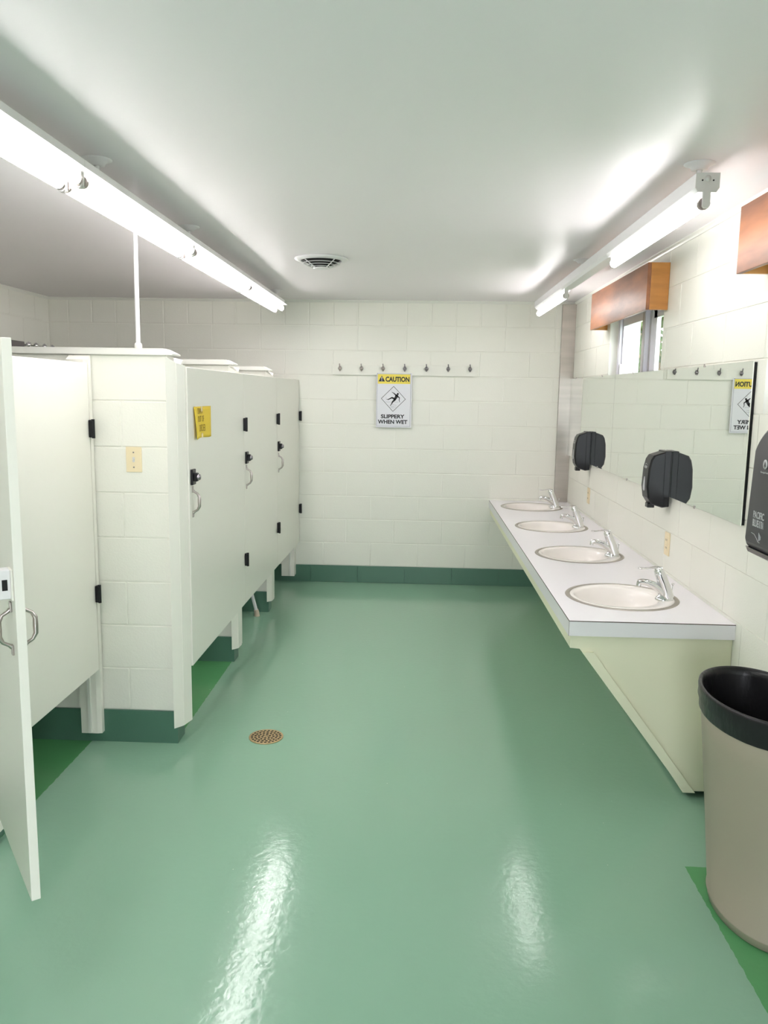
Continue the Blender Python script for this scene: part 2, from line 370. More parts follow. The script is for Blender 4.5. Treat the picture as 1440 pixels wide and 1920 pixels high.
def closed_door(label, A, B, zt, zb, hz, lz, hndz, latch=True):
    """A near bottom corner, B far corner of the outer face in plan"""
    t = thing('stall_door', label, 'door'); t.location = (A[0], A[1], zb)
    a = Vector((A[0], A[1], 0)); d = Vector((B[0]-A[0], B[1]-A[1], 0)); L = d.length; ang = math.atan2(d.y, d.x)-PI/2
    t.rotation_euler = (0, 0, ang)
    o_ = Vector(t.location)
    def P(n, mb, m, lab=None):        # local: outer face at x=0, extends along +y
        o = mb.build(n, m, t)
        if lab: o['label'] = lab
        return o
    P('door_panel', MB().box(-.024, 0, .002, L-.002, 0, zt-zb, .0025), 'door')
    for i, z in enumerate(hz): P('hinge', hinge_mb(0, L-.004, z-zb), 'black', 'black plastic hinge')
    if latch:
        z = lz-zb
        P('latch', MB().box(0, .012, .022, .075, z-.036, z+.036, .003).box(.010, .030, .032, .062, z-.020, z+.020, .005), 'black', 'black plastic latch plate').name
        kn = P('latch_knob', MB().lathe([(.014, .028), (.014, .036), (.011, .040), (.0001, .041)], (0, .047, z), 16, 'x'), 'darkmetal', 'grey turn knob of the latch')
        mb = MB(); z = hndz-zb; pts = pull_pts(0, .05, z)
        mb.tube(pts, [.007, .0055, .0055, .007, .008, .007, .0055, .0055, .007], 10)
        for q in (1, -1): mb.box(0, .005, .042, .058, z+q*.058-.015, z+q*.058+.015, .0018)
        P('pull_handle', mb, 'nickel', 'nickel pull handle')
    return t
XD = [(-1.035, 3.566), (-1.030, 4.705), (-1.020, 5.765), (-1.004, 6.738)]
d1 = closed_door('cream shower stall door with the yellow paper note taped to it', XD[0], XD[1], ZT, ZB, (1.432, .618), 1.232, 1.117)
d2 = closed_door('cream stall door just beyond the one with the yellow note', XD[1], XD[2], ZT, ZB, (1.432, .635), 1.232, 1.115)
d3 = closed_door('farthest cream stall door, next to the back wall', XD[2], XD[3], ZT, ZB, (1.428, .640), 1.232, 1.112)
d0 = closed_door('near closed cream stall door, left of the block wall with the switch', (-1.428, 2.52), (-1.428, 3.432), 1.737, .362, (1.455, .717), 1.232, 1.117)
# open door
od = thing('stall_door', 'open cream stall door standing edge-on at the left edge of the photo', 'door')
DL = .828; DH = 1.737-.36
def OP(n, mb, m, lab=None, par=None):
    o = mb.build(n, m, par or od)
    if lab: o['label'] = lab
    return o
OP('door_panel', MB().box(-.011, .011, 0, DL, 0, DH, .0015), 'door')
for z in (1.09, .35): OP('hinge', MB().box(-.024, .024, -.016, .012, z-.038, z+.038, .004), 'black', 'black plastic hinge')
# latch on the inner side (local -x), knob plate, bolt
lz = 1.165-.36; ly = DL-.062
OP('slide_latch', MB().box(.011, .041, ly, ly+.036, lz-.036, lz+.036, .003), 'white', 'white slide latch housing')
OP('latch_base', MB().box(.011, .016, ly+.01, ly+.052, lz-.038, lz+.038, .002), 'door')
OP('latch_slot', MB().box(.0215, .0335, ly+.0355, ly+.0372, lz-.014, lz+.012), 'dark_hole', 'dark bolt opening')
OP('latch_bolt', MB().box(.040, .062, ly+.006, ly+.030, lz-.013, lz+.013, .002), 'nickel', 'grey metal thumb bolt')
for sgn in (-1, 1):
    mb = MB(); z = 1.05-.36; yy = DL-.055; xs = .011
    pts = [(sgn*p[0], p[1], p[2]) for p in pull_pts(xs, yy, z, .047, .030)]
    mb.tube(pts, [.006, .0045, .0045, .006, .0065, .006, .0045, .0045, .006], 12)
    for q in (1, -1): mb.box(min(sgn*xs, sgn*(xs+.005)), max(sgn*xs, sgn*(xs+.005)), yy-.008, yy+.008, z+q*.054-.013, z+q*.054+.013, .0018)
    OP('pull_handle', mb, 'nickel', 'nickel pull handle')
F = Vector((-.928, 1.789, 0)); H = Vector((-1.424, 2.452, 0)); dd = F-H
od.location = (H.x, H.y, .36); od.rotation_euler = (0, 0, math.atan2(dd.y, dd.x)-PI/2)
# local +y points hinge -> free edge; local -x is then on the camera's right, so mirror hardware sides
od.scale = (1, 1, 1)

# note on door
nt_ = thing('paper_note', 'yellow handwritten out of order note taped on the stall door', 'note')
ny0, ny1 = 3.655, 3.955; nz0, nz1 = 1.405, 1.552; nx = -1.0325
nt_.location = (nx, ny0, nz0)
g = MB(); N = 10; vs = []
def npos(s, v, d=0):     # s along door 0..1, v up 0..1
    lift = .011*(max(0, .35-s)/.35)**1.5*(1-v)**.8
    z = nz0+v*(nz1-nz0)+(-.006*(1-v)*(1-s)+.0)+ .004*math.sin(s*5)*(1-v)
    return (nx+.0015+lift+d+.0006*math.sin(s*9), ny0+s*(ny1-ny0)+.010*(1-v)*(1-s), z)
for i in range(N+1):
    for j in range(N+1): vs.append(npos(i/N, j/N))
g.add(vs, [(i*(N+1)+j, (i+1)*(N+1)+j, (i+1)*(N+1)+j+1, i*(N+1)+j+1) for i in range(N) for j in range(N)], True)
o = part('sheet', g, 'yellow', nt_); sm = o.modifiers.new('s', 'SOLIDIFY'); sm.thickness = .0004
place = lambda u, v, d: npos(u, v, .0006+d)
tx = MB()
for s_, x0, x1, z0, z1 in (('DRAIN', .18, .50, .77, .95), ('OUT OF', .18, .56, .51, .70), ('ORDER', .24, .64, .20, .42)):
    q = textmb(s_, x0, x1, z0, z1, place, -.008, .0002); tx.add(q.v, q.f)
part('handwriting', tx, 'ink', nt_, 'pen lettering reading DRAIN OUT OF ORDER')
for a, b_ in ((.84, 1.0), (0, .14)):
    tp = MB().add([npos(.38+.1*i, a+(b_-a)*j, .0012) for i, j in ((0, 0), (1, 0), (1, 1), (0, 1))], [(0, 1, 2, 3)]); part('tape', tp, 'tape', nt_)

# light switch
sw = thing('light_switch', 'almond toggle light switch plate on the cream block wall', 'switch'); sw.location = (-1.252, 3.475, 1.32)
part('plate', MB().box(-1.287, -1.217, 3.469, 3.4755, 1.264, 1.376, .002), 'almond', sw)
part('toggle', MB().box(-1.257, -1.2475, 3.466, 3.470, 1.309, 1.331).box(-1.2545, -1.25, 3.459, 3.467, 1.315, 1.321), 'grey_enamel', sw, 'grey toggle')
for z in (1.286, 1.352):
    part('screw', MB().lathe([(.0032, 3.4665), (.0032, 3.469)], (-1.252, 0, z), 10, 'y', caps=True), 'darkmetal', sw)
# conduit
cn = thing('conduit', 'white vertical pipe from the partition wall top up to the ceiling', 'pipe'); cn.location = (-1.227, 3.50, CAPZ+.028)
part('pipe', MB().tube([(-1.227, 3.50, CAPZ+.029), (-1.227, 3.50, ZC)], .0095, 14), 'white', cn)
part('flange', MB().lathe([(.016, CAPZ+.0285), (.016, CAPZ+.045), (.0115, CAPZ+.052)], (-1.227, 3.50, 0), 16, caps=True), 'trim', cn)

# chrome shower pipework on the left wall
sp_ = thing('shower_pipe', 'chrome pipework just visible over the partition wall at the left', 'pipe'); sp_.location = (-2.97, 5.7, 1.93)
part('pipe', MB().tube([(-2.98, 5.35, 1.949), (-2.98, 6.5, 1.949)], .011, 10), 'chrome', sp_)
part('housing', MB().box(-3.02, -2.96, 5.45, 5.98, 1.93, 1.972, .006), 'darkmetal', sp_, 'dark rectangular housing')
for i, y in enumerate((6.02, 6.14, 6.28, 6.42)):
    mb = MB().tube([(-3.115, y, 1.949), (-2.98, y, 1.949)], .008, 8).lathe([(.0001, -2.965), (.02, -2.963), (.024, -2.95), (.012, -2.935), (.0001, -2.932)], (0, y, 1.951), 12, 'x')
    mb.tube([(-2.95, y-.03, 1.955), (-2.95, y+.03, 1.965-.004*i)], .006, 8)
    part('valve', mb, 'chrome', sp_, 'chrome valve with cross handle')

# shower chair with one foot showing below the second door
sc_ = thing('shower_chair', 'white shower stool whose rubber-tipped leg shows under the second stall door', 'stool'); sc_.location = (-1.35, 5.42, 0)
part('seat', MB().box(-1.53, -1.20, 5.36, 5.66, .42, .445, .012), 'white', sc_)
for dx, dy in ((.2, .196), (.06, -.04), (-.12, .23), (-.21, -.02)):
    x0, y0 = -1.35+dx, 5.42+dy; x1, y1 = -1.365+(dx+.015)*.6, 5.51+(dy-.09)*.6
    lg = part('leg', MB().tube([(x0, y0, .03), (x1, y1, .42)], .0125, 12), 'white', sc_)
    part('rubber_foot', MB().tube([(x0+.002, y0+.002, 0), (x0, y0, .03), (x0-.004, y0-.004, .05)], [.021, .018, .016], 14), 'rubber', lg, 'beige rubber foot')

# ------------------------------------------------------------------ fluorescent fixtures
def canopy(root, x, y, ztop):
    mb = MB().tube([(x, y, ztop-.002), (x, y, ZC-.006)], .0085, 12)
    part('stem', mb, 'white', root)
    part('ceiling_canopy', MB().lathe([(.050, ZC-.0005), (.050, ZC-.003), (.040, ZC-.006), (.028, ZC-.013), (.026, ZC-.020), (.010, ZC-.022)], (x, y, 0), 28), 'white', root)
def lampholder(root, x, y, ztop, zb):
    part('lampholder', MB().prism([(x-.012, ztop), (x+.012, ztop), (x+.011, zb+.006), (x+.006, zb), (x-.006, zb), (x-.011, zb+.006)], y-.005, y+.005, 'y'), 'grey_enamel', root)
def housing_mb(x0, x1, y0, y1, z0, z1):
    zc = z0+.014
    pr = [(x0, z1), (x1, z1), (x1, zc), (x1-.010, z0), (x0+.010, z0), (x0, zc)]
    return MB().prism(pr, y0, y1, 'y')
# right: single tube strips
HX0, HX1, HZ0, HZ1 = .853, .925, 2.264, 2.320; tx_ = .886
segs = [(2.655, 3.86, True), (3.86, 5.03, False), (5.03, 6.16, True)]
for i, (y0, y1, lit) in enumerate(segs):
    lab = ['nearest strip light above the sinks with its end cap facing the camera', 'unlit middle strip light section above the sinks, without a tube', 'lit strip light section above the sinks nearest the back wall'][i]
    t = thing('strip_light', lab, 'light', 'fluorescent strips above the sinks'); t.location = (.889, y0, HZ1)
    part('housing', housing_mb(HX0, HX1, y0+.001, y1-.001, HZ0, HZ1), 'white', t)
    if i == 0:
        part('end_plate', MB().prism([(HX0-.001, HZ1+.001), (HX1+.001, HZ1+.001), (HX1+.001, HZ0+.012), (HX1-.008, HZ0-.001), (HX0+.008, HZ0-.001), (HX0-.001, HZ0+.012)], y0-.003, y0+.0005, 'y'), 'grey_enamel', t)
        for dx in (-.017, .017): part('screw_hole', MB().lathe([(.0026, y0-.0045), (.0026, y0-.003)], (tx_+dx+.003, 0, HZ0+.034), 10, 'y', caps=True), 'dark_hole', t)
        part('knockout', MB().lathe([(.010, y0-.0036), (.010, y0-.003)], (tx_+.003, 0, HZ0+.040), 18, 'y', caps=True), 'grey_enamel', t)
    if lit:
        a, b_ = y0+.025, y1-.03
        part('tube', MB().tube([(tx_, a, 2.232), (tx_, b_, 2.232)], .019, 16), 'tube', t, 'lit fluorescent tube')
        for q, s in ((a, -1), (b_, 1)): part('tube_cap', MB().tube([(tx_, q, 2.232), (tx_, q+s*.016, 2.232)], .019, 16), 'nickel', t)
        lampholder(t, tx_, y0+.003 if i else y0-.006, HZ0+.004, 2.214); lampholder(t, tx_, y1-.008, HZ0+.004, 2.214)
    if i == 0: canopy(t, .905, 2.79, HZ1)
    if i == 1: canopy(t, .905, 4.68, HZ1)
# left: twin tube strips
LX0, LX1 = -1.130, -1.036
ys = [6.22, 4.99, 3.76, 2.53, 1.30, .07]
labs = ['twin-tube strip light over the stalls nearest the back wall', 'twin-tube strip light over the stalls, second from the back wall', 'twin-tube strip light over the stalls at the left edge of the photo', 'twin-tube strip light over the stalls, just out of frame at the left', 'twin-tube strip light over the stalls, behind the camera']
for i in range(5):
    y1, y0 = ys[i], ys[i+1]
    t = thing('strip_light', labs[i], 'light', 'fluorescent strips over the stalls'); t.location = (-1.08, y0, HZ1)
    part('housing', MB().prism([(LX0, HZ1), (LX1, HZ1), (LX1, 2.288), (LX1+.023, 2.284), (LX1+.023, 2.2825), (LX0-.023, 2.2825), (LX0-.023, 2.284), (LX0, 2.288)], y0+.001, y1-.001, 'y'), 'white', t)  # bottom lips widened to keep tube light off the ceiling
    for x, tz in ((-1.109, 2.247), (-1.056, 2.259)):
        part('tube', MB().tube([(x, y0+.03, tz), (x, y1-.03, tz)], .019, 16), 'tube', t, 'lit fluorescent tube')
        for q, s in ((y0+.03, -1), (y1-.03, 1)): part('tube_cap', MB().tube([(x, q, tz), (x, q+s*.014, tz)], .019, 16), 'nickel', t)
        lampholder(t, x, y0+.008, 2.284, tz-.023); lampholder(t, x, y1-.008, 2.284, tz-.023)
    if i % 2 == 0: canopy(t, -1.09, y1-.08 if i == 0 else y1-1.0, HZ1)
    else: canopy(t, -1.09, 3.84 if i == 1 else y1-1.1, HZ1)

# ------------------------------------------------------------------ ceiling vent
vt = thing('ceiling_vent', 'round white ceiling vent with dark ring gaps', 'vent'); vc = (-.570, 4.70); vt.location = (vc[0], vc[1], ZC)
part('outer_ring', MB().lathe([(.150, ZC-.0005), (.154, ZC-.005), (.150, ZC-.010), (.120, ZC-.017), (.116, ZC-.015), (.118, ZC-.004)], (*vc, 0), 48), 'white', vt)
for i, (r, z) in enumerate(((.108, .0300), (.086, .0400), (.062, .0490))):
    part('ring', MB().lathe([(r-.010, ZC-z+.004), (r, ZC-z), (r, ZC-z-.0018), (r-.012, ZC-z+.0015)], (*vc, 0), 40), 'white', vt)
part('centre_disc', MB().lathe([(.044, ZC-.052), (.046, ZC-.057), (.036, ZC-.060), (.0001, ZC-.061)], (*vc, 0), 28), 'white', vt)
part('shade_core', MB().lathe([(.116, ZC-.002), (.090, ZC-.022), (.066, ZC-.034), (.042, ZC-.044), (.040, ZC-.0575), (.0001, ZC-.0575)], (*vc, 0), 40), 'dark_hole', vt, 'dark core painted as the shade behind the rings')  # solid core, shade of the ring gaps put into its colour
for a in (PI/4, 3*PI/4, 5*PI/4, 7*PI/4): part('spoke', MB().tube([(vc[0]+.045*math.cos(a), vc[1]+.045*math.sin(a), ZC-.0545), (vc[0]+.118*math.cos(a), vc[1]+.118*math.sin(a), ZC-.017)], .003, 6), 'white', vt)

# ------------------------------------------------------------------ floor drain
dr = thing('floor_drain', 'round brass drain grate in the green floor', 'drain'); dc = (-.690, 3.566); dr.location = (*dc, 0)
part('pan', MB().lathe([(.078, .0008), (.0001, .0008)], (*dc, 0), 32), 'dark_hole', dr, 'dark hole under the grate')
bm = bmesh.new()
# grate: polar cells with holes
gr = MB(); zt = .0045
def ringq(r0, r1, a0, a1, n=4):
    vs = []; 
    for k in range(n+1):
        a = a0+(a1-a0)*k/n; vs += [(dc[0]+r0*math.cos(a), dc[1]+r0*math.sin(a), zt), (dc[0]+r1*math.cos(a), dc[1]+r1*math.sin(a), zt)]
    gr.add(vs, [(2*k, 2*k+1, 2*k+3, 2*k+2) for k in range(n)])
gr.lathe([(.081, .0005), (.081, .004), (.079, zt), (.072, zt)], (*dc, 0), 48, smooth=False)
radii = [.073, .062, .0565, .0455, .040, .029, .0235, .0125, .007, .0035]
for i in range(0, 9):
    r1, r0 = radii[i], radii[i+1]
    if i % 2 == 0:
        n = max(4, round(2*PI*(r0+r1)/2/.0185))
        for k in range(n):
            a = 2*PI*k/n+i*.3; ringq(r0, r1, a, a+2*PI/n*.40, 3)
    else: ringq(r0, r1, 0, 2*PI, 40)
ringq(.0001, .0035, 0, 2*PI, 16)
part('grate', gr, 'brass', dr)

# ------------------------------------------------------------------ caution sign, coat hook rail on back wall
rl = thing('coat_rack', 'cream painted board with seven metal coat hooks on the back wall', 'coat rack'); rl.location = (-.124, YB, 1.82)
part('board', MB().box(-.725, .477, YB-.020, YB-.0005, 1.776, 1.860, .002), 'wall', rl)
for i in range(7):
    x = -.658+.180*i; z = 1.829+.001*i; yf = YB-.020
    mb = MB().box(x-.009, x+.009, yf-.004, yf, z-.018, z+.018, .001)
    mb.tube([(x, yf-.002, z+.006), (x, yf-.014, z+.004), (x, yf-.026, z+.014), (x-.002, yf-.030, z+.038)], [.006, .006, .005, .0045], 8)
    mb.tube([(x, yf-.003, z-.004), (x, yf-.016, z-.018), (x, yf-.026, z-.012), (x, yf-.028, z-.002)], [.008, .007, .006, .006], 8)
    mb.lathe([(.0001, yf-.022), (.012, yf-.020), (.017, yf-.010), (.0001, yf-.003)], (x, 0, z+.0), 8, 'y')
    part('hook', mb, 'darkmetal' if i > 2 else 'nickel', rl)
sg = thing('caution_sign', 'white and yellow slippery when wet caution sign under the hook board', 'sign')
sx0, sz0 = -.352, 1.344; SW, SH = .296, .450; sf = YB-.0245; sg.location = (sx0+SW/2, YB, sz0)
part('plate', MB().box(sx0, sx0+SW, sf, sf+.003, sz0, sz0+SH, .001), 'sign_white', sg)
# crop pixel coords -> sign
def S(px, py): return (sx0+(px-88)/(1180-88)*SW, sz0+SH-(py-150)/(1790-150)*SH)
def spoly(pts, m, name, lab=None, dep=.0006):
    mb = MB(); q = [S(*p) for p in pts]; mb.prism(q, sf-dep, sf+.0005, 'y'); return part(name, mb, m, sg, lab)
bl = MB()
def sline(mb, a, b_, w, dep=.0006, w2=None):
    A, B = Vector(S(*a)), Vector(S(*b_)); d = (B-A).normalized(); n_ = Vector((-d.y, d.x)); s_ = SW/1092; w2 = w if w2 is None else w2
    cap = []
    for k in range(7): 
        t_ = PI/2+PI*k/6; cap.append(A+(d*math.cos(t_)+n_*math.sin(t_))*w*s_/2)
    for k in range(7):
        t_ = -PI/2+PI*k/6; cap.append(B+(d*math.cos(t_)+n_*math.sin(t_))*w2*s_/2)
    mb.prism([(p.x, p.y) for p in cap], sf-dep, sf+.0003, 'y')
for a, b_ in (((112, 172), (1140, 172)), ((1140, 172), (1140, 1750)), ((1140, 1750), (112, 1750)), ((112, 1750), (112, 172))): sline(bl, a, b_, 9)
part('border_line', bl, 'sign_line', sg)
spoly([(128, 182), (1126, 182), (1126, 468), (128, 468)], 'sign_yellow', 'yellow_band')
tri = spoly([(150, 402), (352, 402), (252, 228)], 'sign_black', 'warning_triangle', 'black warning triangle', .0010)
mb = MB(); sline(mb, (252, 280), (252, 345), 24, .0014, 14); sline(mb, (252, 376), (252, 378), 22, .0014); part('exclamation_mark', mb, 'sign_white', sg)
pl = lambda u, v, d: (u, sf-.0002-d*1.0, v)
def stext(s_, x0, x1, y0, y1, off=.018):
    a = S(x0, y1); b_ = S(x1, y0); q = textmb(s_, a[0], b_[0], a[1], b_[1], pl, off, .0012); return q
part('lettering', stext('CAUTION', 366, 1100, 255, 408, .038), 'sign_black', sg, 'black word CAUTION')
part('lettering', stext('SLIPPERY', 238, 968, 1392, 1512, .036), 'sign_black', sg, 'black word SLIPPERY')
part('lettering', stext('WHEN WET', 146, 1060, 1556, 1678, .036), 'sign_black', sg, 'black words WHEN WET')
mb = MB()
D4 = [(622, 545), (988, 928), (606, 1300), (245, 912)]
for k in range(4): sline(mb, D4[k], D4[(k+1) % 4], 13)
part('diamond_outline', mb, 'sign_black', sg)
mb = MB()
fig = [((752, 768), (752, 772), 58, 58), ((715, 835), (665, 935), 92, 66), ((700, 810), (740, 830), 60, 50), ((690, 805), (625, 748), 40, 24), ((625, 748), (570, 722), 22, 13), ((752, 850), (803, 885), 40, 28), ((803, 885), (793, 960), 26, 18), ((793, 960), (812, 1015), 18, 12), ((665, 925), (575, 885), 60, 44), ((575, 885), (455, 942), 40, 26), ((455, 942), (408, 935), 20, 12), ((660, 945), (590, 1015), 62, 42), ((590, 1015), (560, 1080), 40, 24), ((560, 1080), (522, 1130), 22, 14), ((740, 800), (748, 780), 30, 28)]
for a, b_, w1_, w2_ in fig: sline(mb, a, b_, w1_, .0010, w2_)
part('falling_figure', mb, 'sign_black', sg, 'black pictogram of a falling person')
mb = MB()
for a, b_ in (((390, 1015), (530, 1015)), ((640, 1015), (770, 1020)), ((590, 1085), (715, 1120)), ((540, 1145), (640, 1145)), ((525, 1175), (715, 1165)), ((560, 1222), (590, 1205)), ((600, 1222), (645, 1222)), ((535, 685), (560, 680)), ((375, 905), (400, 885)), ((705, 700), (725, 710))): sline(mb, a, b_, 6)
part('motion_lines', mb, 'sign_line', sg)['kind'] = 'stuff'
for px in (122, 1140):
    a = S(px, 168); part('nail', MB().lathe([(.003, sf-.0012), (.003, sf)], (a[0], 0, a[1]), 8, 'y', caps=True), 'darkmetal', sg)

# ------------------------------------------------------------------ counter with four sinks
CZ = .742; cx0, cx1, cyn, cyb = .618, XR-.001, 3.10, YB-.001
ct = thing('sink_counter', 'long white laminate counter along the right wall', 'counter'); ct.location = (.95, 3.1, 0)
sinks = [(.925, 3.512), (.925, 4.462), (.925, 5.415), (.925, 6.375)]
top = MB(); RH = .226
bounds = [cyn, 3.99, 4.94, 5.90, cyb]
for (sx, sy_), a, b_ in zip(sinks, bounds, bounds[1:]):
    n = 48; inner = []; outer = []
    for k in range(n):
        t_ = 2*PI*k/n; cx_, sn = math.cos(t_), math.sin(t_)
        inner.append((sx+RH*cx_, sy_+RH*sn, CZ))
        tt = min(((cx1-sx)/cx_ if cx_ > 1e-9 else (cx0-sx)/cx_ if cx_ < -1e-9 else 1e9), ((b_-sy_)/sn if sn > 1e-9 else (a-sy_)/sn if sn < -1e-9 else 1e9))
        outer.append((sx+tt*cx_, sy_+tt*sn, CZ))
    for x, y in ((cx0, a), (cx1, a), (cx0, b_), (cx1, b_)):
        k = min(range(n), key=lambda i: (outer[i][0]-x)**2+(outer[i][1]-y)**2); outer[k] = (x, y, CZ)
    top.add(inner+outer, [(k, (k+1) % n, n+(k+1) % n, n+k) for k in range(n)])
part('worktop', top, 'lam', ct)
part('front_edge', MB().box(cx0, cx0+.02, cyn, cyb, CZ-.062, CZ-.0012), 'lam_edge', ct)
part('end_edge', MB().box(cx0+.02, cx1, cyn, cyn+.02, CZ-.062, CZ-.0012), 'lam_edge', ct)
part('edge_seam', MB().box(cx0-.0004, cx0+.0012, cyn, cyb, CZ-.0028, CZ+.0003).box(cx0+.0012, cx1, cyn-.0006, cyn+.0014, CZ-.0028, CZ+.0003).box(cx0-.0004, cx0+.0008, cyn-.0004, cyn+.0008, CZ-.062, CZ), 'seam', ct, 'thin dark laminate seam')
# apron and sloped skirt (continuous closure under the counter)
ap = thing('counter_skirt', 'cream sloping panel closing the pipes in under the counter', 'cabinet'); ap.location = (.95, 3.12, 0)
ey = 3.118
part('end_panel', MB().prism([(.630, .680), (.630, .625), (.668, .622), (1.128, .030), (XR-.002, .030), (XR-.002, .680)], ey, ey+.018, 'y'), 'cab', ap)
part('apron', MB().box(.630, .648, ey+.018, cyb, .625, .680), 'cab', ap)
part('soffit', MB().box(.648, .690, ey+.018, cyb, .622, .634), 'cab', ap)
sl = [(.668, .622), (.682, .634), (1.142, .042), (1.128, .030)]
part('sloped_panel', MB().prism(sl, ey+.018, cyb, 'y'), 'cab', ap)
part('end_batten', MB().prism([(.676, .612), (.722, .612), (1.162, .030), (1.118, .030)], ey-.016, ey, 'y'), 'cab', ap)
part('bottom_rail', MB().box(1.118, 1.142, ey, cyb, .022, .040), 'cab', ap)
# sinks and faucets
def make_sink():
    t = thing('sink', '', 'sink', 'round white sinks set in the counter')
    part('steel_rim', MB().lathe([(.246, .0004), (.244, .0030), (.236, .0042), (.226, .0030), (.2255, -.004)], (0, 0, 0), 64), 'steel', t, 'thin stainless mounting ring')
    N = 64; rings = []
    prof = [(.2258, 0, -.004), (.2255, 0, .0015), (.222, 0, .0035), (.212, 0, .003)]
    inn = [(.186, -.022, .002), (.180, -.024, -.006), (.172, -.026, -.03), (.150, -.028, -.08), (.105, -.03, -.12), (.05, -.03, -.135), (.024, -.03, -.138)]
    b_ = MB(); vs = []
    for r, ox, z in prof+inn:
        for k in range(N):
            a = 2*PI*k/N; vs.append((ox+r*math.cos(a), r*math.sin(a)*1.0, z))
    K = len(prof+inn); b_.add(vs, [(i*N+k, i*N+(k+1) % N, (i+1)*N+(k+1) % N, (i+1)*N+k) for i in range(K-1) for k in range(N)], True)
    part('bowl', b_, 'porc', t)
    part('drain_ring', MB().lathe([(.026, -.1375), (.022, -.135), (.012, -.137), (.0001, -.137)], (-.03, 0, 0), 24), 'chrome', t, 'chrome sink drain')
    return t
def make_faucet():
    t = thing('faucet', '', 'faucet', 'chrome lever faucets')
    # origin on the sink deck; -x is toward the bowl
    part('base', MB().lathe([(.040, 0), (.040, .004), (.036, .010), (.026, .020), (.022, .034), (.0001, .036)], (0, 0, 0), 28, sx=1, sy=.80), 'chrome', t)
    body = MB().tube([(.012, 0, .010), (.004, 0, .040), (-.010, 0, .080), (-.026, 0, .118), (-.034, 0, .134), (-.038, 0, .140)], [.030, .027, .024, .0225, .020, .010], 18)
    part('body', body, 'chrome', t)
    spout = MB().tube([(.0, 0, .022), (-.022, 0, .046), (-.048, 0, .064), (-.078, 0, .076), (-.104, 0, .079), (-.118, 0, .076)], [.022, .022, .020, .0175, .0155, .0135], 16, .85)
    s_ = part('spout', spout, 'chrome', t)
    part('aerator', MB().tube([(-.113, 0, .078), (-.116, 0, .060)], [.011, .0105], 14), 'chrome', s_)
    lev = MB().tube([(-.020, 0, .140), (-.045, 0, .144), (-.075, 0, .141), (-.098, 0, .138), (-.112, 0, .138), (-.122, 0, .139)], [.014, .0115, .006, .0065, .010, .004], 14, .5)
    lev.lathe([(.017, .126), (.018, .136), (.015, .144), (.0001, .147)], (-.032, 0, 0), 18)
    part('lever', lev, 'chrome', t)
    part('lift_rod', MB().tube([(.034, .012, .006), (.038, .012, .062)], .0022, 8).lathe([(.0022, .060), (.006, .066), (.0065, .070), (.0001, .072)], (.0382, .012, 0), 10), 'chrome', t)
    return t
sk = make_sink(); fc = make_faucet()
sl_ = ['round white sink nearest the camera', 'round white sink, second from the near end of the counter', 'round white sink, third from the near end of the counter', 'round white sink next to the back wall']
fl_ = ['chrome lever faucet on the sink nearest the camera', 'chrome lever faucet on the second sink from the near end', 'chrome lever faucet on the third sink from the near end', 'chrome lever faucet on the sink next to the back wall']
for i, (x, y) in enumerate(sinks):
    s_ = sk if i == 0 else dup(sk); at(s_, (x, y, CZ)); s_['label'] = sl_[i]
    f0 = fc if i == 0 else dup(fc); at(f0, (x+.175, y-.045+.01*i, CZ+.0028), (0, 0, (.02, -.03, .04, .02)[i])); f0['label'] = fl_[i]

# ------------------------------------------------------------------ mirrors
MX = 1.256; mz0, mz1 = 1.138, 1.767
for i, (y0, y1, lab) in enumerate(((3.102, 5.228, 'long frameless mirror panel nearer the camera above the sinks'), (5.230, 6.708, 'frameless mirror panel nearer the back wall above the sinks'))):
    t = thing('wall_mirror', lab, 'mirror', 'frameless mirrors above the counter'); t.location = (XR, y0, mz0)
    part('glass', MB().box(MX, MX+.004, y0, y1, mz0, mz1), 'mirror', t)
    part('backing', MB().box(MX+.0041, XR-.0003, y0-.001 if i == 0 else y0, y1, mz0+.002, mz1-.004), 'black', t, 'black mirror backing')
    for y, z in [(yy, zz) for yy in ((3.62, 4.80) if i == 0 else (5.6, 6.5)) for zz in (mz0, mz1)]:
        part('clip', MB().box(MX-.003, MX+.0, y-.007, y+.007, z-.007, z+.007, .001), 'nickel', t)
# stainless corner cover
o = MB().box(1.160, XR-.0005, 6.712, YB-.0005, CZ+.001, ZC-.022, .001); o = o.build('corner_cover', 'steel', None, (1.21, 6.73, CZ)); tag(o, 'tall brushed stainless strip in the corner behind the counter', 'panel')

